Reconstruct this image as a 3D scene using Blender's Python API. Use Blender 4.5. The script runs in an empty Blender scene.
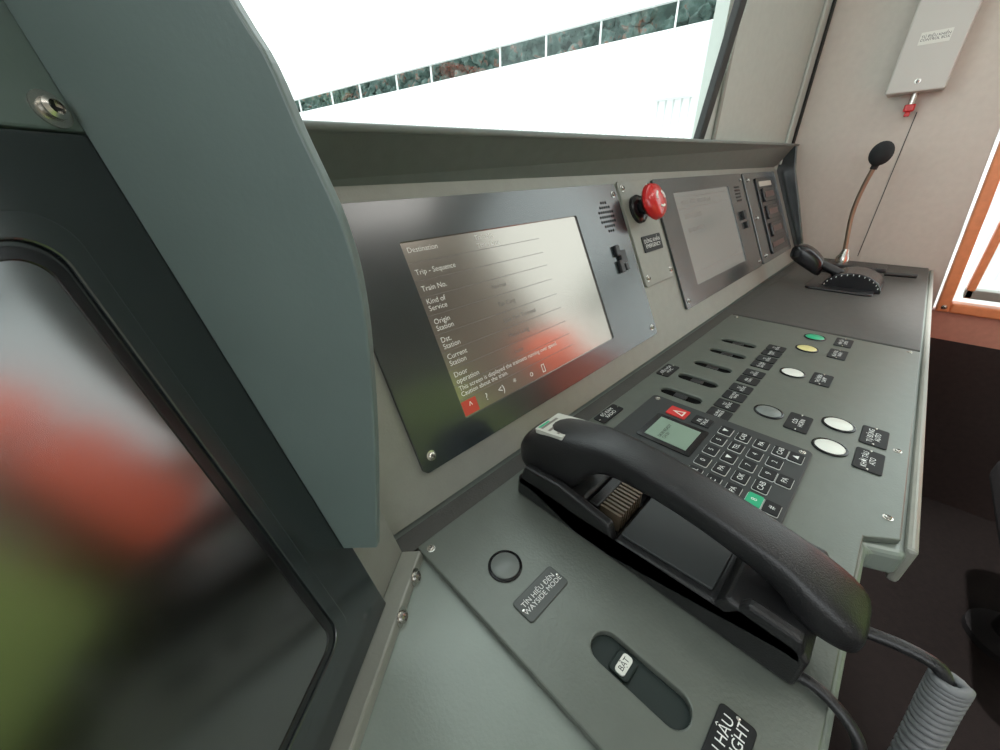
import bpy, bmesh, math, random
from mathutils import Vector, Matrix
random.seed(3)
S=0.3; ZC=1.10            # model unit = 0.3 m, desk top 0.80 m above floor
FL=-ZC/S
def W(p): return Vector((p[0]*S,p[1]*S,ZC+p[2]*S))
class F:
    def __init__(s,o,ex,ey):
        s.o=Vector(o); s.ex=Vector(ex).normalized(); s.ey=Vector(ey); s.ey=(s.ey-s.ex*s.ey.dot(s.ex)).normalized(); s.ez=s.ex.cross(s.ey)
    def pt(s,x,y,z=0): return s.o+s.ex*x+s.ey*y+s.ez*z
DESK=F((0,0,-1),(1,0,0),(0,1,0))
PANEL=F((0,.83,-1),(1,0,0),(0,.444,.896))
LEFT=F((.29,.74,-1),(.7828,.6222,0),(-.129,.162,.978))
CHEEK=F(LEFT.pt(-.165,0,0),LEFT.ez,LEFT.ey)
WALL=F((6.05,0,0),(0,-1,0),(0,0,1))      # normal faces -X (into the cab)
YZ=F((0,0,0),(0,1,0),(0,0,1))            # normal +X
XZ=F((0,0,0),(1,0,0),(0,0,1))            # normal -Y
XY=F((0,0,0),(1,0,0),(0,1,0))
col=bpy.context.collection
# ---------------- materials
def mat(n,c,r=.5,m=0,var=0,scale=60,bump=0,bscale=400,coat=0,emit=None,es=0,spec=None):
    M=bpy.data.materials.new(n); M.use_nodes=True; nt=M.node_tree; b=nt.nodes['Principled BSDF']
    b.inputs['Base Color'].default_value=(*c,1); b.inputs['Roughness'].default_value=r; b.inputs['Metallic'].default_value=m
    if spec is not None: b.inputs['Specular IOR Level'].default_value=spec
    if coat: b.inputs['Coat Weight'].default_value=coat; b.inputs['Coat Roughness'].default_value=.16
    if emit: b.inputs['Emission Color'].default_value=(*emit,1); b.inputs['Emission Strength'].default_value=es
    tc=nt.nodes.new('ShaderNodeTexCoord')
    if var:
        n1=nt.nodes.new('ShaderNodeTexNoise'); n1.inputs['Scale'].default_value=scale; n1.inputs['Detail'].default_value=4
        nt.links.new(tc.outputs['Object'],n1.inputs['Vector'])
        cr=nt.nodes.new('ShaderNodeValToRGB'); cr.color_ramp.elements[0].position=.3; cr.color_ramp.elements[1].position=.7
        cr.color_ramp.elements[0].color=(*[x*(1-var) for x in c],1); cr.color_ramp.elements[1].color=(*[min(1,x*(1+var)) for x in c],1)
        nt.links.new(n1.outputs['Fac'],cr.inputs['Fac']); nt.links.new(cr.outputs['Color'],b.inputs['Base Color'])
    if bump:
        n2=nt.nodes.new('ShaderNodeTexNoise'); n2.inputs['Scale'].default_value=bscale; n2.inputs['Detail'].default_value=2
        nt.links.new(tc.outputs['Object'],n2.inputs['Vector'])
        bp=nt.nodes.new('ShaderNodeBump'); bp.inputs['Strength'].default_value=bump; bp.inputs['Distance'].default_value=.001
        nt.links.new(n2.outputs['Fac'],bp.inputs['Height']); nt.links.new(bp.outputs['Normal'],b.inputs['Normal'])
    return M
DESKM=mat('desk_paint',(.142,.158,.138),.33,m=.25,var=.04,bump=.2)
DECKM=mat('deck_paint',(.24,.275,.248),.32,m=.12,var=.05,scale=20,bump=.12)
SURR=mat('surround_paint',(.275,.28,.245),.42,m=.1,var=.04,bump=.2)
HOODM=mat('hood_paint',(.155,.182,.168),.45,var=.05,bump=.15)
CHKM=mat('cheek_paint',(.155,.205,.195),.34,var=.05,scale=15,bump=.1)
DARK=mat('dark_panel_paint',(.022,.030,.032),.24,coat=.6,spec=.7)
DARKM=mat('console_mat',(.065,.063,.057),.5,var=.1,bump=.4)
SCR=mat('lcd_lit',(.29,.265,.235),.18,m=1,emit=(.62,.55,.47),es=.05)
SCR2=mat('lcd_grey',(.22,.22,.205),.22,m=.8,emit=(.55,.57,.53),es=.18)
LS=mat('lcd_black',(.23,.23,.23),.165,m=1)
BLK=mat('black_plastic',(.014,.014,.015),.36,bump=.3,bscale=900)
BLK2=mat('black_gloss',(.01,.01,.012),.22)
WELL=mat('slot_well',(.008,.018,.016),.6)
SLOTB=mat('slot_black',(.003,.003,.003),.9,spec=.1)
KEYM=mat('keypad_face',(.03,.034,.034),.5)
TAG=mat('tag_black',(.012,.013,.014),.55,spec=.3)
TAGG=mat('tag_grey',(.075,.083,.078),.4)
TXT=mat('engraving_white',(.8,.82,.8),.5)
UITXT=mat('ui_text',(.7,.7,.66),.5,emit=(.95,.92,.85),es=.12)
UIDK=mat('ui_dark',(.12,.11,.1),.3,emit=(.3,.27,.24),es=.2)
STEEL=mat('screw_steel',(.6,.58,.54),.25,1)
REDP=mat('red_plastic',(.62,.02,.02),.28,coat=.5)
REDUI=mat('ui_red',(.35,.04,.03),.3,emit=(.8,.1,.06),es=.2)
WHITEP=mat('white_lens',(.80,.81,.75),.35)
GREENP=mat('green_lens',(.02,.36,.18),.3,emit=(.02,.5,.25),es=.1)
YELP=mat('yellow_lens',(.72,.65,.28),.35)
GREYP=mat('grey_lens',(.18,.20,.19),.35)
LCD=mat('lcd_green',(.20,.28,.22),.3,emit=(.3,.45,.33),es=.08)
STICK=mat('sticker_paper',(.55,.55,.49),.6)
CORD=mat('cord_grey',(.17,.175,.18),.5)
WALLM=mat('wall_paint',(.60,.55,.485),.36,var=.03,bump=.3,bscale=250)
PILM=mat('pillar_paint',(.48,.52,.48),.33,var=.03)
BOXM=mat('cabinet_paint',(.62,.61,.57),.4)
ORNG=mat('orange_frame_paint',(.80,.29,.12),.4,var=.06)
PINK=mat('lower_wall_paint',(.62,.29,.21),.5,var=.05)
DARKW=mat('dark_skirt',(.028,.016,.014),.6,var=.2)
FLOORM=mat('rubber_floor',(.012,.008,.007),.85,var=.2,bump=.3,spec=.2)
RUB=mat('rubber_gasket',(.012,.014,.013),.5)
CEIL=mat('ceiling_paint',(.78,.77,.73),.5)
REDF=mat('red_reflection_fabric',(.92,.15,.07),.8,var=.15,bump=.5)  # for the added seat that puts red into the screen reflections
GRNF=mat('green_reflection_fabric',(.42,.55,.16),.8,var=.15,bump=.5)  # green of the other added seat, meant to show in the screens
BLKF=mat('black_fabric',(.010,.008,.008),.9,bump=.5)
POST=mat('white_post',(.8,.82,.82),.6)
METER=mat('meter_face',(.09,.05,.045),.3)
FIN=mat('speaker_fin',(.14,.105,.07),.4)
NECK=mat('neck_bronze',(.35,.27,.2),.35,.9)
FOAM=mat('foam',(.02,.023,.025),.9,bump=.8,bscale=500)
FILLM=mat('fill_emitter',(.9,.9,.9),.5,emit=(1,.97,.92),es=7)  # glow of the added overhead fill panels
GROUND=mat('concrete_ground',(.5,.5,.48),.8,var=.1,scale=1)
def glassmat():
    M=bpy.data.materials.new('window_glass'); M.use_nodes=True; nt=M.node_tree
    for n in list(nt.nodes):
        if n.type!='OUTPUT_MATERIAL': nt.nodes.remove(n)
    o=[n for n in nt.nodes][0]
    t=nt.nodes.new('ShaderNodeBsdfTransparent'); t.inputs[0].default_value=(.97,1,.985,1)
    g=nt.nodes.new('ShaderNodeBsdfGlossy'); g.inputs['Roughness'].default_value=.02
    mx=nt.nodes.new('ShaderNodeMixShader'); mx.inputs[0].default_value=.02; nt.links.new(t.outputs[0],mx.inputs[1]); nt.links.new(g.outputs[0],mx.inputs[2]); nt.links.new(mx.outputs[0],o.inputs[0])
    return M
GLASS=glassmat()
def corr():
    M=bpy.data.materials.new('corrugated_cladding'); M.use_nodes=True; nt=M.node_tree; b=nt.nodes['Principled BSDF']
    tc=nt.nodes.new('ShaderNodeTexCoord'); w=nt.nodes.new('ShaderNodeTexWave'); w.bands_direction='Y'; w.inputs['Scale'].default_value=1.3
    nt.links.new(tc.outputs['Object'],w.inputs['Vector'])
    cr=nt.nodes.new('ShaderNodeValToRGB'); cr.color_ramp.elements[0].position=.0; cr.color_ramp.elements[1].position=.3
    cr.color_ramp.elements[0].color=(.50,.53,.53,1); cr.color_ramp.elements[1].color=(.86,.87,.87,1)
    nt.links.new(w.outputs['Fac'],cr.inputs['Fac']); nt.links.new(cr.outputs['Color'],b.inputs['Base Color']); b.inputs['Roughness'].default_value=.6
    return M
CORR=corr()
def leaf():
    M=bpy.data.materials.new('foliage'); M.use_nodes=True; nt=M.node_tree; b=nt.nodes['Principled BSDF']
    tc=nt.nodes.new('ShaderNodeTexCoord'); w=nt.nodes.new('ShaderNodeTexNoise'); w.inputs['Scale'].default_value=2.6; w.inputs['Detail'].default_value=7
    nt.links.new(tc.outputs['Object'],w.inputs['Vector'])
    cr=nt.nodes.new('ShaderNodeValToRGB'); e=cr.color_ramp.elements
    e[0].position=.36; e[0].color=(.03,.055,.048,1); e[1].position=.50; e[1].color=(.065,.115,.10,1)
    k=e.new(.58); k.color=(.12,.18,.165,1); k=e.new(.64); k.color=(.2,.10,.07,1); k=e.new(.72); k.color=(.34,.40,.38,1)
    nt.links.new(w.outputs['Fac'],cr.inputs['Fac']); nt.links.new(cr.outputs['Color'],b.inputs['Base Color']); b.inputs['Roughness'].default_value=.9
    return M
LEAF=leaf()
# ---------------- object helpers
def group(name,p):
    e=bpy.data.objects.new(name,None); e.empty_display_size=.02; e.location=W(p); col.objects.link(e); return e
def par(o,p):
    if p is not None:
        o.parent=p; o.matrix_parent_inverse=Matrix.Translation(-p.location)
    return o
def mk(name,bm,m,parent=None,smooth=False,bevel=0,seg=2,conv=True):
    bmesh.ops.recalc_face_normals(bm,faces=bm.faces[:])
    me=bpy.data.meshes.new(name); bm.to_mesh(me); bm.free(); me.materials.append(m)
    if smooth:
        for f in me.polygons: f.use_smooth=True
    o=bpy.data.objects.new(name,me); col.objects.link(o)
    if bevel:
        md=o.modifiers.new('bevel','BEVEL'); md.width=bevel*S; md.segments=seg; md.limit_method='ANGLE'; md.angle_limit=math.radians(40); md.harden_normals=False
    return par(o,parent)
def prism(name,out,fr,z0,z1,m,parent=None,holes=(),bevel=0,seg=2):
    bm=bmesh.new(); es=[]
    for L in [out]+list(holes):
        vs=[bm.verts.new((x,y,z1)) for x,y in L]
        for i in range(len(vs)): es.append(bm.edges.new((vs[i],vs[(i+1)%len(vs)])))
    if holes: bmesh.ops.triangle_fill(bm,edges=es,use_beauty=True)
    else: bm.faces.new(vs)
    r=bmesh.ops.extrude_face_region(bm,geom=bm.faces[:])
    bmesh.ops.translate(bm,verts=[g for g in r['geom'] if isinstance(g,bmesh.types.BMVert)],vec=(0,0,z0-z1))
    for v in bm.verts: v.co=W(fr.pt(*v.co))
    return mk(name,bm,m,parent,bevel=bevel,seg=seg)
def R(x0,y0,x1,y1): return [(x0,y0),(x1,y0),(x1,y1),(x0,y1)]
def RR(x0,y0,x1,y1,r,n=6):
    o=[]
    for cx,cy,a0 in ((x1-r,y0+r,-90),(x1-r,y1-r,0),(x0+r,y1-r,90),(x0+r,y0+r,180)):
        for i in range(n+1):
            a=math.radians(a0+90*i/n); o.append((cx+r*math.cos(a),cy+r*math.sin(a)))
    return o
def lathe(name,prof,fr,cx,cy,m,parent=None,n=28,z=0):
    bm=bmesh.new(); rings=[]
    for r,h in prof:
        if r<1e-6: rings.append([bm.verts.new(W(fr.pt(cx,cy,z+h)))])
        else: rings.append([bm.verts.new(W(fr.pt(cx+r*math.cos(2*math.pi*i/n),cy+r*math.sin(2*math.pi*i/n),z+h))) for i in range(n)])
    for a,b in zip(rings,rings[1:]):
        for i in range(n):
            j=(i+1)%n
            if len(a)==1 and len(b)==1: continue
            if len(a)==1: bm.faces.new((a[0],b[i],b[j]))
            elif len(b)==1: bm.faces.new((a[i],a[j],b[0]))
            else: bm.faces.new((a[i],a[j],b[j],b[i]))
    o=mk(name,bm,m,parent,smooth=True)
    md=o.modifiers.new('e','EDGE_SPLIT'); md.split_angle=math.radians(38)
    return o
def tube(name,pts,r,m,parent=None,cyc=False,smooth=True):
    cu=bpy.data.curves.new(name,'CURVE'); cu.dimensions='3D'; cu.bevel_depth=r*S; cu.bevel_resolution=4; cu.use_fill_caps=True
    if smooth:
        sp=cu.splines.new('NURBS'); sp.points.add(len(pts)-1)
        for q,p in zip(sp.points,pts): q.co=(*W(p),1)
        sp.order_u=4; sp.use_endpoint_u=True; cu.resolution_u=8
    else:
        sp=cu.splines.new('POLY'); sp.points.add(len(pts)-1)
        for q,p in zip(sp.points,pts): q.co=(*W(p),1)
    cu.materials.append(m); o=bpy.data.objects.new(name,cu); col.objects.link(o); return par(o,parent)
def text(name,body,size,fr,x,y,z,m,parent=None,al='CENTER'):
    cu=bpy.data.curves.new(name,'FONT'); cu.body=body; cu.size=size*S; cu.align_x=al; cu.align_y='CENTER'; cu.materials.append(m); cu.resolution_u=3; cu.space_line=.9
    o=bpy.data.objects.new(name,cu); col.objects.link(o)
    o.parent=parent
    p=W(fr.pt(x,y,z)); ex,ey,ez=fr.ex,fr.ey,fr.ez
    M=Matrix(((ex.x,ey.x,ez.x,p.x),(ex.y,ey.y,ez.y,p.y),(ex.z,ey.z,ez.z,p.z),(0,0,0,1)))
    o.matrix_parent_inverse=Matrix.Identity(4); o.matrix_basis=Matrix.Translation(-parent.location)@M
    return o
def screw(fr,x,y,z,r,parent,m=None):
    lathe('screw',[(r*1.5,0),(r*1.5,r*.15),(r,r*.2),(r*.95,r*.7),(r*.6,r*.9),(r*.55,r*.5),(0,r*.5)],fr,x,y,m or STEEL,parent,18,z)
    a=math.radians(random.uniform(0,90))
    for k in (0,math.pi/2):
        c,s=math.cos(a+k),math.sin(a+k); w=r*.13;l=r*.55
        prism('screw_slot',[(x-l*c+w*s,y-l*s-w*c),(x+l*c+w*s,y+l*s-w*c),(x+l*c-w*s,y+l*s+w*c),(x-l*c-w*s,y-l*s+w*c)],fr,z+r*.45,z+r*.56,BLK,parent)
def ellip(name,c,rx,ry,rz,m,parent=None):
    bm=bmesh.new(); bmesh.ops.create_uvsphere(bm,u_segments=24,v_segments=14,radius=1)
    for v in bm.verts: v.co=W((c[0]+v.co.x*rx,c[1]+v.co.y*ry,c[2]+v.co.z*rz))
    return mk(name,bm,m,parent,smooth=True)
def loft(name,secs,m,parent=None,n=20,p=.55,sub=1):
    # secs: (y, ztop, zbot, width, xc)
    bm=bmesh.new(); rings=[]
    for y,zt,zb,w,xc in secs:
        ring=[]
        for i in range(n):
            a=2*math.pi*i/n; c,s=math.cos(a),math.sin(a)
            ring.append(bm.verts.new(W((xc+w/2*math.copysign(abs(c)**p,c),y,(zt+zb)/2+(zt-zb)/2*math.copysign(abs(s)**p,s)))))
        rings.append(ring)
    for a,b in zip(rings,rings[1:]):
        for i in range(n): bm.faces.new((a[i],a[(i+1)%n],b[(i+1)%n],b[i]))
    bm.faces.new(rings[0]); bm.faces.new(rings[-1])
    o=mk(name,bm,m,parent,smooth=True)
    if sub: md=o.modifiers.new('s','SUBSURF'); md.levels=sub; md.render_levels=sub
    return o
# ================= ROOM SHELL =================
prism('floor',R(-3.2,-6.2,6.3,1.75),XY,FL-.15,FL,FLOORM)
prism('ceiling',R(-3.2,-6.2,6.3,1.75),XY,4.0,4.15,CEIL)
prism('wall_right',[(-1.3,-1.9),(.52,-1.9),(.46,-1.42),(.28,.3),(.1,4.0),(-1.3,4.0)],WALL,-.12,0,WALLM)
prism('wall_right_lower',[(-1.8,FL),(6.2,FL),(6.2,-1.72),(-1.8,-1.72)],WALL,-.12,-.005,DARKW)
prism('wall_right_sill',[(.5,-1.72),(6.2,-1.72),(6.2,-1.42),(.46,-1.42)],WALL,-.12,.0,PINK)
prism('wall_right_rear',R(3.2,-1.42,6.2,4.0),WALL,-.12,0,WALLM)
d=group('door_1',(6.05,-1.5,-.5))
prism('jamb',[(.48,-1.42),(.58,-1.42),(.565,-1.32),(.40,.3),(.23,3.8),(.12,4.0),(.31,.3)],WALL,-.1,.05,ORNG,d,bevel=.015)
prism('rail',[(.58,-1.42),(3.2,-1.42),(3.2,-1.32),(.57,-1.32)],WALL,-.1,.05,ORNG,d,bevel=.015)
prism('jamb_inner',[(.62,-1.26),(.68,-1.26),(.46,3.8),(.40,3.8)],WALL,-.1,.02,ORNG,d,bevel=.01)
prism('rail_inner',[(.62,-1.26),(3.2,-1.26),(3.2,-1.17),(.61,-1.17)],WALL,-.1,.02,SURR,d,bevel=.01)
prism('glass',[(.55,-1.3),(3.2,-1.3),(3.2,3.95),(.25,3.95)],WALL,-.08,-.07,GLASS,d)
screw(WALL,.53,-1.37,.05,.015,d)
prism('wall_back',R(-3.2,FL,6.2,4.0),XZ,6.05,6.2,WALLM)
prism('wall_left',R(-6.2,FL,1.7,4.0),YZ,-3.2,-3.05,WALLM,holes=[RR(-4.6,-.6,.6,2.8,.2)])
prism('wall_front',R(-3.05,FL,6.05,.05),XZ,-1.75,-1.64,WALLM)
w1=group('window_1',(1.5,1.6,1.5))
WS=F((0,1.60,.236),(1,0,0),(0,-.133,1)) # windscreen plane, normal -Y
prism('glass',R(-3.0,-.2,4.3,3.5),WS,-.02,-.012,GLASS,w1)
prism('gasket_right',[(4.08,-.2),(4.20,-.2),(4.20,3.6),(4.08,3.6)],WS,-.04,.02,RUB,w1,bevel=.01)
prism('gasket_bottom',R(-3.0,-.2,4.1,-.08),WS,-.04,.02,RUB,w1)
prism('header',R(-3.05,3.3,4.6,3.8),WS,-.05,.05,PILM,w1)
PF=F((4.2,1.59,0),(1.85,-.34,0),(0,0,1))
prism('wall_pillar',R(0,FL,1.9,4.0),PF,-.12,0,PILM)
prism('trim_1',R(.12,.0,.16,4.0),PF,0,.03,SURR,bevel=.01)
prism('trim_2',R(1.62,.0,1.68,4.0),PF,0,.03,PILM,bevel=.01)
prism('trim_3',R(1.80,.0,1.84,4.0),PF,0,.02,RUB)
prism('trim_4',R(-.312,-.95,-.306,.42),WALL,0,.006,RUB)
# ================= DRIVER CONSOLE =================
c=group('driver_console',(2.5,.5,-1.2))
prism('deck',[(-1.0,-.225),(1.3,-.225),(1.34,-.31),(6.04,-.31),(6.04,1.0),(-1.0,1.0)],DESK,-.12,-.025,DECKM,c,bevel=.02,seg=3)
prism('front_lip',[(1.36,-.33),(6.02,-.33),(6.02,-.30),(1.36,-.30)],DESK,-.16,-.012,SURR,c,bevel=.012)
prism('skirt',[(-.9,-.12),(1.36,-.12),(1.42,-.22),(6.03,-.22),(6.03,.95),(-.9,.95)],DESK,-2.667,-.12,DARKW,c)
ST=[1.75,1.96,2.18,2.42,2.63]
holes=[RR(x-.036,.43,x+.036,.63,.035) for x in ST]+[RR(.460,-.012,.536,.218,.036)]
prism('near_panel',[(.333,-.205),(1.31,-.205),(1.37,-.285),(3.18,-.285),(3.18,.74),(.333,.74)],DESK,-.022,0,DESKM,c,holes=holes,bevel=.004)
prism('far_panel',[(3.2,-.285),(6,-.285),(6,.74),(3.2,.74)],DESK,-.022,.002,DARKM,c,bevel=.006)
for i,h in enumerate(holes):
    prism('slot_well',h,DESK,-.0245,-.015 if i<5 else -.019,SLOTB if i<5 else WELL,c)
    x=sum(p[0] for p in h)/len(h); y=sum(p[1] for p in h)/len(h)
    if i<5:
        prism('slot_key',RR(x-.022,y-.03,x+.022,y+.03,.01),DESK,-.015,-.004,BLK,c,bevel=.004)
    else:
        prism('slot_key',RR(x-.028,y+.01,x+.028,y+.06,.01),DESK,-.019,-.010,WELL,c,bevel=.004)
        prism('slot_tag',RR(x-.024,y+.022,x+.024,y+.046,.008),DESK,-.010,-.006,WHITEP,c)
        text('slot_text','BẬT',.018,DESK,x,y+.034,-.0058,BLK,c)
def tag(x,y,t,w=.155,h=.07,m=TAG,fr=DESK,fs=.024,z=0):
    prism('label_plate',RR(x-w/2,y-h/2,x+w/2,y+h/2,.010),fr,z,z+.005,m,c,bevel=.002)
    text('label_text',t,fs,fr,x,y,z+.0055,TXT,c)
    if w>.12:
        for s in (-1,1): lathe('label_rivet',[(.005,0),(.004,.003),(0,.004)],fr,x+s*(w/2-.008),y,STEEL,c,8,z+.005)
tag(.4885,.378,'TÍN HIỆU ĐÈN\nWAYSIDE MODE',m=TAGG,fs=.0195)
tag(.4985,-.078,'ĐÈN HẬU\nTAIL LIGHT',fs=.028)
for x,t in zip(ST,('GƯƠNG\nMIRROR','GẠT MƯA\nWIPER','ĐÈN\nCABIN','SẤY KÍNH\nDEFROST','ĐÈN PHA\nLIGHT')):
    tag(x-.05,.335,t,w=.088,h=.095,fs=.017)
    tag(x+.052,.335,'TỰ\nĐỘNG',w=.088,h=.095,fs=.02)
tag(1.96,.69,'ĐIỀU HÒA\nHVAC',h=.07)
tag(1.36,.70,'BỘ ĐÀM\nRADIO',w=.17,h=.06)
for x,y in ((3.05,.055),(2.82,.055),(2.39,.065),(1.86,.065),(1.95,-.177),(1.75,-.177)):
    tag(x,y,{3.05:'MỞ CỬA\nOPEN',2.82:'RỬA TÀU\nWASH',2.39:'THỬ ĐÈN\nLAMP',1.86:'CÒI\nHORN',1.95:'TỰ ĐỘNG\nAUTO',1.75:'KHỞI TÀU\nATO'}[x],h=.085,fs=.025)
for x,y in ((.36,.705),(.36,-.17),(1.45,-.25),(3.13,-.24),(3.13,.69),(1.9,-.25)):
    screw(DESK,x,y,0,.009,c)
prism('fascia',R(-.35,0,6,1.13),PANEL,-.12,0,SURR,c)
prism('fold_strip',R(.2,.745,6,.82) ,DESK,-.024,-.014,DARKM,c)
def quad(name,ps,th,m,parent):
    bm=bmesh.new(); v=[bm.verts.new(W(p)) for p in ps]; bm.faces.new(v)
    o=mk(name,bm,m,parent); md=o.modifiers.new('s','SOLIDIFY'); md.thickness=th*S; md.offset=0; return o
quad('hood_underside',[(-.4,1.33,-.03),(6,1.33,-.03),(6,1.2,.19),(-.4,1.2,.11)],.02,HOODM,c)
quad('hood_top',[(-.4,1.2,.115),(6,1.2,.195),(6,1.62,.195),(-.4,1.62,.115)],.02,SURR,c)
tube('hood_lip',[(-.4,1.2,.112),(6,1.2,.194)],.014,HOODM,c,smooth=False)
prism('hood_cheek',[(.83,-1.0),(.80,-.95),(.83,-.80),(1.0,-.35),(1.12,-.05),(1.17,.18),(1.25,.19),(1.40,.12)],YZ,5.80,5.86,DARK,c,bevel=.01)
prism('left_body',R(-1.6,-.04,.02,1.5),LEFT,-.14,-.02,SURR,c)
prism('left_panel',R(-1.6,.0,-.14,1.085),LEFT,-.02,0,DARK,c,bevel=.004)
prism('left_upper_band',R(-1.6,1.087,-.14,1.5),LEFT,-.02,0.0,CHKM,c,bevel=.004)
prism('left_foot_rail',R(-1.6,-.035,.02,-.002),LEFT,-.02,.045,SURR,c,bevel=.006)
# curved outer edge of the cheek : (distance from panel, height along it)
key=[(.085,.246),(.196,.517),(.267,.713),(.298,.823),(.307,.898),(.306,.943),(.300,1.014),(.297,1.085),(.283,1.142),(.25,1.3),(.22,1.5)]
ck=[(0,.25)]
for i in range(len(key)-1):
    p0=Vector(key[max(i-1,0)]);p1=Vector(key[i]);p2=Vector(key[i+1]);p3=Vector(key[min(i+2,len(key)-1)])
    for k_ in range(4):
        u=k_/4; q=.5*((2*p1)+(-p0+p2)*u+(2*p0-5*p1+4*p2-p3)*u*u+(-p0+3*p1-3*p2+p3)*u**3); ck.append((q.x,q.y))
ck+=[key[-1],(0,1.5)]
prism('left_cheek',ck,CHEEK,-.020,0,CHKM,c,bevel=.004,seg=3)
screw(LEFT,-.188,1.110,0,.014,c)
for x in (-.055,-.165): screw(LEFT,x,-.019,.045,.016,c)
screw(LEFT,-.6,-.019,.045,.013,c)
# ================= DISPLAYS =================
def monitor(x0,x1,s0,s1,sx0,sx1,ss0,ss1,scr,ui):
    g=group('display_monitor',PANEL.pt((x0+x1)/2,(s0+s1)/2,0))
    prism('faceplate',RR(x0,s0,x1,s1,.02),PANEL,0,.016,DARK,g,holes=[RR(sx0,ss0,sx1,ss1,.006,2)],bevel=.004)
    prism('screen',R(sx0-.01,ss0-.01,sx1+.01,ss1+.01),PANEL,.0,.009,scr,g)
    for x,y in ((x0+.045,s0+.05),(x1-.045,s0+.05),(x1-.045,s1-.06),(x0+.045,s1-.06)): screw(PANEL,x,y,.016,.012,g)
    return g
m1=monitor(.47,2.17,.12,1.03,.695,1.725,.225,.885,SCR,1)
zt=.0095
for y,t in ((.855,'Destination'),(.775,'Trip - Sequence'),(.715,'Train No.'),(.655,'Kind of\nService'),(.580,'Origin\nStation'),(.510,'Dst.\nStation'),(.445,'Current\nStation'),(.375,'Door\noperation')):
    text('ui_label',t,.028,PANEL,.715,y,zt,UITXT,m1,'LEFT')
for y,t in ((.860,'Train No.'),(.828,'Time : Date'),(.655,'Normal'),(.580,'Tan Cang'),(.510,'Suoi Tien Terminal'),(.445,'Phuoc Long'),(.375,'Auto')):
    text('ui_value',t,.026,PANEL,1.03,y,zt,UITXT if y>.8 else UIDK,m1,'LEFT')
text('ui_message','This screen is displayed the trainsets running over speed.\nCaution about the train.',.025,PANEL,.715,.322,zt,UITXT,m1,'LEFT')
for y in (.81,.745,.685,.617,.545,.478,.41,.348,.292): prism('ui_rule',R(.70,y,1.40,y+.002),PANEL,.009,.0094,UIDK,m1)
for x,t in ((.74,'^'),(.82,'?'),(.90,'<)'),(.98,'*'),(1.08,'o'),(1.16,'[]')): text('ui_icon',t,.04,PANEL,x,.26,zt,UITXT,m1)
prism('ui_corner_button',R(.70,.23,.77,.285),PANEL,.009,.0093,REDUI,m1)
for a in range(-3,4):
    for b in range(-3,4):
        if a*a+b*b<11: lathe('speaker_hole',[(.0085,0),(0,.0005)],PANEL,2.0+a*.022,.853+b*.026,SLOTB,m1,8,.0162)
for x,y,w,h in ((1.98,.66,.02,.03),(2.02,.62,.03,.035),(1.98,.57,.02,.035),(2.03,.56,.015,.02)):
    prism('port_cover',RR(x-w,y-h,x+w,y+h,.006),PANEL,.016,.035,BLK,m1,bevel=.004)
m2=monitor(2.64,4.42,.15,1.04,2.90,4.02,.27,.94,SCR2,0)
for y,t in ((.86,'MODE  ATO   SPEED 00 km/h'),(.76,'DOOR CLOSED'),(.66,'BRAKE APPLIED')): text('ui_label',t,.045,PANEL,3.0,y,.0095,UIDK,m2,'LEFT')
for y in (.90,.82,.36): prism('ui_rule',R(2.93,y,3.98,y+.003),PANEL,.009,.0094,UIDK,m2)
for x,y,w,h in ((4.2,.66,.03,.04),(4.22,.57,.02,.03)): prism('port_cover',RR(x-w,y-h,x+w,y+h,.006),PANEL,.016,.04,BLK,m2,bevel=.004)
for a in range(-2,3):
    for b in range(-2,3): lathe('speaker_hole',[(.01,0),(0,.0005)],PANEL,4.22+a*.03,.86+b*.03,SLOTB,m2,8,.0162)
m3=group('display_monitor',LEFT.pt(-.8,.5,0))
prism('bezel',RR(-1.45,.10,-.255,1.0,.05,8),LEFT,0,.006,DARK,m3,holes=[RR(-1.42,.13,-.285,.97,.04,8)],bevel=.003)
prism('bezel_inner',RR(-1.415,.135,-.290,.965,.04,8),LEFT,0,.004,BLK2,m3,holes=[RR(-1.40,.15,-.305,.95,.03,8)],bevel=.0015)
prism('screen',RR(-1.41,.14,-.295,.96,.03,8),LEFT,0,.002,LS,m3)
g=group('pressure_gauge_panel',PANEL.pt(4.9,.6,0))
prism('faceplate',RR(4.48,.15,5.60,1.04,.02),PANEL,0,.016,DARK,g,bevel=.004)
prism('window',RR(4.80,.2,5.45,.98,.03),PANEL,.016,.03,BLK2,g,bevel=.006)
for y in (.80,.62,.44):
    prism('meter_bezel',RR(4.9,y-.07,5.3,y+.07,.02),PANEL,.03,.045,BLK2,g,bevel=.005)
    prism('meter_face',RR(4.94,y-.03,5.26,y+.03,.01),PANEL,.045,.048,METER,g)
prism('lamp_tag',RR(4.86,.89,5.3,.94,.01),PANEL,.03,.034,STICK,g)
prism('lamp_tag',RR(4.86,.26,5.3,.31,.01),PANEL,.03,.034,METER,g)
for y in (.22,.6,.97): screw(PANEL,4.6,y,.016,.016,g)
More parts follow.
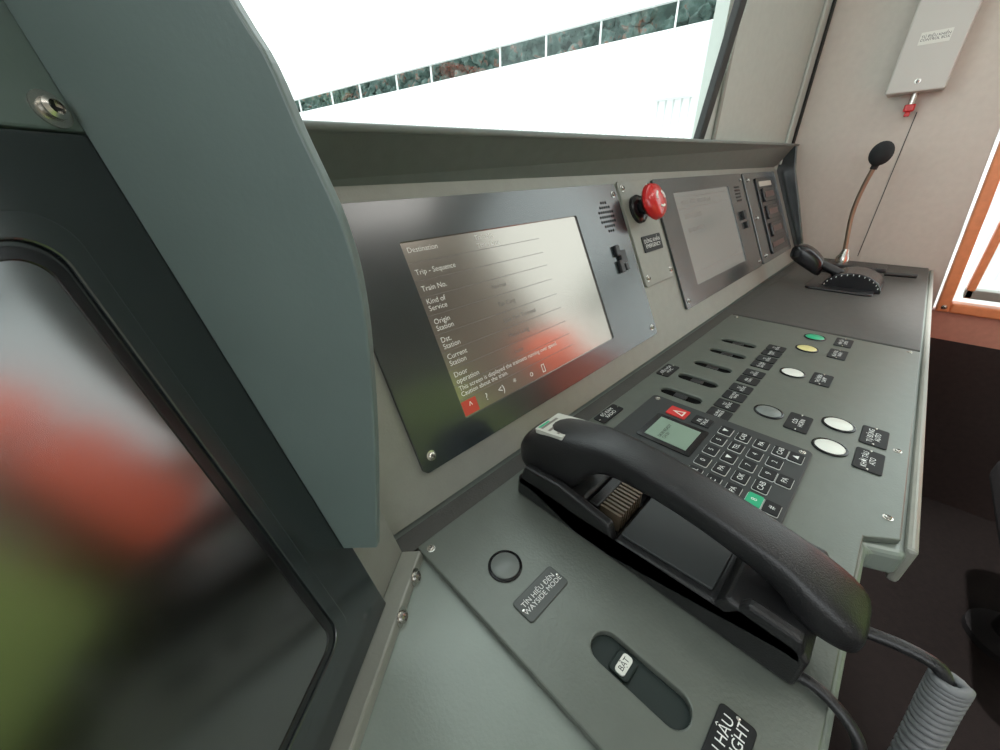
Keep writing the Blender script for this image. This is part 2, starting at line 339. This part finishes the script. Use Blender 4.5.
# ================= EMERGENCY STOP =================
e=group('emergency_stop_button',PANEL.pt(2.34,.87,0))
prism('mount_plate',RR(2.21,.40,2.60,1.045,.02),PANEL,0,.012,SURR,e,bevel=.004)
lathe('collar',[(.085,0),(.085,.02),(.07,.035),(.045,.04),(.045,.09),(.06,.095)],PANEL,2.35,.865,BLK2,e,28,.012)
lathe('mushroom',[(.05,.080),(.09,.085),(.105,.10),(.105,.12),(.09,.142),(.05,.155),(0,.157)],PANEL,2.35,.865,REDP,e,36,.012)
for k in range(3):
    a0=k*120; prism('arrow',[(2.35+r*math.cos(math.radians(a)),.865+r*math.sin(math.radians(a))) for a,r in ((a0,.052),(a0+30,.052),(a0+60,.052),(a0+60,.04),(a0+30,.04),(a0,.04))],PANEL,.165,.172,WHITEP,e)
prism('label_plate',RR(2.30,.60,2.54,.70,.01),PANEL,.012,.018,TAG,e)
text('label_text','DỪNG KHẨN\nEMERGENCY',.034,PANEL,2.42,.65,.0185,TXT,e)
for x,y in ((2.25,1.0),(2.56,1.0),(2.25,.45),(2.56,.45),(2.56,.8)): screw(PANEL,x,y,.012,.014,e)
# ================= PUSH BUTTONS =================
def button(x,y,m,r=.052):
    b=group('push_button',DESK.pt(x,y,0))
    lathe('ring',[(r*1.14,0),(r*1.12,.005),(r,.007),(r*.95,.003),(r*.9,0)],DESK,x,y,BLK2,b,32)
    lathe('cap',[(r*.94,0),(r*.94,.005),(r*.85,.008),(0,.009)],DESK,x,y,m,b,32)
for x,y,m in ((3.04,.20,GREENP),(2.80,.20,YELP),(2.38,.19,WHITEP),(1.87,.18,GREYP),(1.96,-.06,WHITEP),(1.75,-.06,WHITEP)): button(x,y,m)
button(.477,.503,GREYP,.044)
# ================= RADIO KEYPAD =================
k=group('radio_keypad',DESK.pt(1.38,.3,0))
prism('body',RR(1.06,-.02,1.65,.62,.02),DESK,0,.014,KEYM,k,bevel=.004)
prism('lcd_bezel',RR(1.29,.31,1.50,.53,.008),DESK,.014,.018,BLK2,k)
prism('lcd',R(1.315,.335,1.475,.505),DESK,.018,.02,LCD,k)
text('lcd_text','08:30 READY\nCH 01',.02,DESK,1.33,.44,.0205,BLK,k,'LEFT')
prism('warning_tag',RR(1.525,.425,1.60,.51,.006),DESK,.014,.018,REDP,k)
prism('warning_triangle',[(1.54,.44),(1.585,.44),(1.5625,.492)],DESK,.018,.0186,WHITEP,k,holes=[[(1.549,.446),(1.576,.446),(1.5625,.478)]])
prism('tag',RR(1.53,.325,1.60,.40,.006),DESK,.014,.018,TAG,k); text('tag_text','PA\nTALK',.024,DESK,1.565,.362,.0185,TXT,k)
for i,x in enumerate((1.56,1.475,1.39,1.305,1.22,1.135)):
    for j,y in enumerate((.265,.20,.135,.07,.02)):
        if j==4 and i%2: continue
        mm=GREENP if (i,j)==(4,3) else TAG
        prism('key_edge',RR(x-.0325,y-.0245,x+.0325,y+.0245,.007,3),DESK,.014,.0165,TXT,k)
        prism('key',RR(x-.031,y-.023,x+.031,y+.023,.006,3),DESK,.0155,.021,mm,k,bevel=.002)
        text('key_text',random.choice(['1','2','3','4','5','6','7','8','9','0','#','TEL','CAB','PA','▲','▼','OK','C']),.026,DESK,x,y,.0213,TXT,k)
for x,y in ((1.62,.59),(1.62,.01),(1.09,.01),(1.09,.59)): screw(DESK,x,y,.014,.008,k)
# ================= TELEPHONE =================
t=group('handset_telephone',DESK.pt(.85,.26,0))
BF=F((0,0,-1),(0,1,0),(0,0,1))
base=[(-.145,.001),(-.145,.10),(-.12,.125),(.02,.135),(.04,.095),(.30,.08),(.32,.02),(.42,.02),(.44,.09),(.50,.095),(.655,.095),(.67,.08),(.675,.001)]
prism('base',base,BF,.708,1.0,BLK,t,bevel=.012,seg=3)
for a,b in ((.708,.738),(.972,1.0)):
    prism('base_rail',[(.30,.06),(.32,.12),(.5,.15),(.64,.14),(.67,.05)],BF,a,b,BLK,t,bevel=.008)
    prism('base_rail',[(-.14,.08),(-.12,.15),(-.02,.155),(.03,.08)],BF,a,b,BLK,t,bevel=.008)
TOPD=F((0,.04,-.905),(1,0,0),(0,.26,-.015))
prism('base_cover',RR(.735,.01,.975,.255,.01),TOPD,0,.008,KEYM,t,bevel=.003)
for s in range(9):
    prism('speaker_fin',R(.79+s*.016,.325,.798+s*.016,.415),DESK,.02,.085,FIN,t)
prism('speaker_block',R(.775,.395,.94,.43),DESK,.02,.09,BLK,t,bevel=.005)
secs=[(.705,-.835,-.865,.10,.825),(.70,-.80,-.895,.15,.825),(.675,-.755,-.925,.178,.825),(.62,-.725,-.93,.185,.825),(.54,-.703,-.93,.185,.828),(.49,-.695,-.915,.178,.83),(.46,-.690,-.86,.165,.832),(.42,-.686,-.795,.145,.834),(.36,-.684,-.782,.132,.836),(.25,-.692,-.782,.128,.838),(.12,-.710,-.80,.128,.84),(.02,-.732,-.825,.13,.842),(-.05,-.750,-.845,.134,.843),(-.08,-.76,-.87,.145,.843),(-.10,-.768,-.90,.155,.843),(-.145,-.785,-.905,.158,.843),(-.185,-.808,-.905,.15,.843),(-.205,-.83,-.895,.13,.843),(-.21,-.85,-.88,.08,.843)]
loft('handset',secs,BLK,t,n=24,p=.6)
STF=F((.82,.585,-.724),(1,0,0),(0,.15,-.030))
prism('sticker',RR(-.062,-.055,.062,.055,.006),STF,-.01,.004,STICK,t)
for yy in (-.035,0,.03): prism('sticker_print',R(-.05,yy,.03,yy+.010),STF,.004,.0045,UIDK,t)
prism('sticker_bar',R(-.05,.042,.0,.050),STF,.004,.0045,GREENP,t)
tube('cord_relief',[(.85,-.20,-.885),(.86,-.25,-.875),(.868,-.30,-.875),(.870,-.335,-.885),(.868,-.345,-.93)],.013,BLK,t)
path=[Vector(p) for p in ((.872,-.345,-.905),(.858,-.352,-.98),(.835,-.362,-1.08),(.805,-.372,-1.22),(.785,-.37,-1.42),(.775,-.36,-1.65),(.77,-.32,-1.9))]
def cat(P,t):
    n=len(P)-1; f=min(max(t,0),1)*n; i=min(int(f),n-1); u=f-i
    p0=P[max(i-1,0)];p1=P[i];p2=P[i+1];p3=P[min(i+2,n)]
    return .5*((2*p1)+(-p0+p2)*u+(2*p0-5*p1+4*p2-p3)*u*u+(-p0+3*p1-3*p2+p3)*u**3)
pts=[]; turns=38; N=turns*14
for i in range(N+1):
    q=i/N; cpt=cat(path,q); tg=(cat(path,q+.01)-cat(path,q-.01)).normalized()
    a=tg.cross(Vector((1,0,0))).normalized(); b=tg.cross(a); an=2*math.pi*turns*q
    pts.append(cpt+a*.023*math.cos(an)+b*.023*math.sin(an))
tube('coiled_cord',pts,.0092,CORD,t,smooth=False)
tube('cord_tail',[pts[-1],(.77,-.25,-2.0),(.78,-.15,-2.0),(.78,-.10,-1.95)],.011,CORD,t)
tube('base_lead',[(.73,-.13,-.985),(.735,-.16,-.975),(.73,-.2,-.98),(.71,-.26,-1.0),(.69,-.285,-1.08),(.7,-.24,-1.2),(.72,-.11,-1.3)],.012,BLK,t)
# ================= MASTER CONTROLLER =================
mc=group('master_controller_lever',DESK.pt(4.6,.3,0))
dome=[(.195+.205*math.cos(math.radians(a)),-1+.15*math.sin(math.radians(a))) for a in range(0,181,12)]
prism('quadrant',dome,YZ,4.49,4.85,BLK2,mc,bevel=.01)
for a in range(15,170,12):
    y=.195+.19*math.cos(math.radians(a)); z=-1+.137*math.sin(math.radians(a))
    prism('tick',[(y-.003,z-.008),(y+.003,z-.008),(y+.003,z+.004),(y-.003,z+.004)],YZ,4.486,4.49,TXT,mc)
prism('housing',RR(4.35,.03,4.95,.50,.05),DESK,.002,.02,BLK,mc,bevel=.008)
tube('lever_stem',[(4.66,.3,-.9),(4.65,.42,-.85),(4.62,.52,-.80)],.04,BLK,mc)
loft('grip',[(.44,-.80,-.93,.12,4.62),(.47,-.765,-.93,.17,4.62),(.54,-.70,-.89,.2,4.62),(.62,-.655,-.84,.21,4.6),(.69,-.66,-.80,.19,4.6),(.72,-.70,-.77,.1,4.6)],BLK2,mc)
# ================= MICROPHONE =================
mi=group('gooseneck_microphone',DESK.pt(5.6,.35,0))
prism('base',RR(5.45,.02,5.75,.50,.05),DESK,.002,.04,BLK,mi,bevel=.012)
lathe('socket',[(.06,0),(.06,.05),(.045,.08),(.03,.14),(0,.14)],DESK,5.62,.4,STEEL,mi,24,.04)
tube('gooseneck',[(5.62,.40,-.9),(5.62,.42,-.75),(5.62,.46,-.55),(5.6,.47,-.35),(5.58,.45,-.15),(5.56,.42,0)],.02,NECK,mi)
tube('capsule_collar',[(5.57,.432,-.06),(5.56,.42,.0)],.03,BLK,mi,smooth=False)
ellip('foam_windscreen',(5.55,.415,.07),.09,.09,.105,FOAM,mi)
tube('talk_bar',[(5.25,.02,-.965),(5.3,-.2,-.965)],.02,BLK,mi,smooth=False)
tube('cable',[(5.45,.1,-.96),(5.2,.25,-.985),(5.0,.5,-.985),(5.3,.62,-.985)],.010,BLK,mi)
# ================= WALL CABINET =================
b=group('wall_mounted_cabinet',(5.95,.38,1.2))
prism('body',RR(-.58,.57,-.18,2.6,.015),WALL,.0,.22,BOXM,b,bevel=.012)
prism('label',R(-.48,.92,-.28,1.01),WALL,.22,.223,WHITEP,b)
text('label_text','TỦ ĐIỀU KHIỂN\nCONTROL BOX',.026,WALL,-.38,.965,.2235,BLK,b)
for y in (.65,2.5): screw(WALL,-.38,y,.22,.014,b)
v=group('shutoff_valve',(5.95,.37,.5))
tube('stem',[(5.95,.37,.575),(5.95,.37,.47)],.025,STEEL,v,smooth=False)
prism('handle',RR(5.91,.33,5.99,.41,.02),XY,.42,.48,REDP,v,bevel=.01)
prism('handle_tip',RR(5.92,.35,5.98,.39,.01),XY,.38,.42,REDP,v,bevel=.008)
# ================= ADDED UNSEEN SEATS (tip-up cushions, put in to be reflected) =================
def seat(x,fab,h0,w,head):  # out-of-view seat, added so its colour reflects in the screens
    s=group('reflection_seat',(x,-1.6,-2.2))
    prism('cushion',RR(x-w,-1.75,x+w,-1.2,.2),XY,-2.55,-2.25,BLKF,s,bevel=.1,seg=4)
    TB=F((x,-1.7,-2.2),(1,0,0),(0,-.12,1))      # -z of this frame is the seat's front
    prism('backrest',RR(-w,0,w,1.95,.25),TB,-.3,0,BLKF,s,bevel=.1,seg=4)
    prism('reflection_cover',RR(-w+.03,h0,w-.03,1.92,.25),TB,-.35,-.28,fab,s,bevel=.03,seg=3)
    prism('headrest',RR(-.5,2.0,.5,2.6,.18),TB,-.28,-.03,head,s,bevel=.08,seg=4)
    for q in (-.2,.2): tube('headrest_post',[TB.pt(q,1.8,-.15),TB.pt(q,2.1,-.15)],.03,STEEL,s,smooth=False)
    lathe('pedestal',[(.28,0),(.28,.06),(.15,.12),(.15,1.05),(.3,1.08),(.3,1.12),(0,1.12)],F((0,0,FL),(1,0,0),(0,1,0)),x,-1.75,BLKF,s)
seat(4.25,REDF,.15,.75,REDF); seat(2.0,GRNF,.68,.78,GRNF)
# ================= ADDED FILL LIGHTS =================
for (x,y) in ((.2,-2.2),(3.6,-2.2)):  # unseen glowing panels, added to brighten the cab
    L=group('added_fill_panel',(x,y,3.95))
    prism('housing',RR(x-1,y-.45,x+1,y+.45,.05),XY,3.93,4.0,POST,L)
    prism('fill_emitter',RR(x-.95,y-.4,x+.95,y+.4,.05),XY,3.90,3.93,FILLM,L)
def spot(x,y,tx,ty,tz,en,ang):  # added spot on an unseen seat, to strengthen its reflection
    L=group('reflection_fill_spot',(x,y,3.9))
    lathe('can',[(.14,0),(.14,.22),(0,.22)],F((0,0,3.78),(1,0,0),(0,1,0)),x,y,BLK,L)
    ld=bpy.data.lights.new('spot','SPOT'); ld.energy=en; ld.spot_size=math.radians(ang); ld.spot_blend=.6; ld.shadow_soft_size=.03
    o=bpy.data.objects.new('lamp',ld); col.objects.link(o); o.parent=L
    o.location=Vector((0,0,-.05)); dd=W((tx,ty,tz))-(L.location+o.location)
    o.rotation_euler=dd.to_track_quat('-Z','Y').to_euler()
spot(4.25,.4,4.25,-1.5,-.8,190,40); spot(2.0,.4,2.0,-1.6,-.7,62,36)
# ================= OUTSIDE =================
fa=F((50.5,0,0),(-.14,.99,0),(0,0,1))   # +z of this frame points away from the train
prism('station_building',R(-40,-9,200,12.2),fa,0,.4,CORR)
an=group('station_canopy',fa.pt(60,13,0))
for x in (-2,3,8,12,18,23,31,38,45,58,66,76,85,97,110,125,140,160):
    prism('post',R(x,12.2,x+.10,14.5),fa,0,.3,POST,an)
prism('roof',R(-40,14.4,200,17.5),fa,-.3,.3,POST,an)
prism('eave_rail',R(-40,12.2,200,12.3),fa,-.1,.3,POST,an)
prism('awning',R(20,6.4,24,6.7),fa,-2,0,POST,an)
bm=bmesh.new()
L=[(-40,10.5),(200,10.5),(200,16.6),(-40,16.6)]
vs=[bm.verts.new(W(fa.pt(x,y,4.2))) for x,y in L]; bm.faces.new(vs)
for i in range(520):
    p=fa.pt(random.uniform(-40,200),random.uniform(11.4,15.0),random.uniform(1.9,3.0)); r=random.uniform(.5,.95)
    q=bmesh.ops.create_icosphere(bm,subdivisions=2,radius=r*S)
    for vv in q['verts']: vv.co=vv.co*(1+random.uniform(-.22,.22))+W(p)
mk('tree_row',bm,LEAF)
prism('ground',R(-300,-200,300,400),XY,-9.2,-9,GROUND)
wd=bpy.data.worlds.new('overcast_sky'); bpy.context.scene.world=wd; wd.use_nodes=True
wd.node_tree.nodes['Background'].inputs[0].default_value=(.93,.98,1,1); wd.node_tree.nodes['Background'].inputs[1].default_value=3.0
# ================= CAMERA =================
cd=bpy.data.cameras.new('camera'); cam=bpy.data.objects.new('camera',cd); col.objects.link(cam)
cd.lens=13.5; cd.sensor_width=36; cd.clip_start=.01; cd.clip_end=500
cam.matrix_world=Matrix(((.7134,.3486,-.608,0),(-.7003,.3213,-.6374,0),(-.0269,.8805,.4733,ZC),(0,0,0,1)))
bpy.context.scene.camera=cam
bpy.context.scene.view_settings.view_transform='Standard'
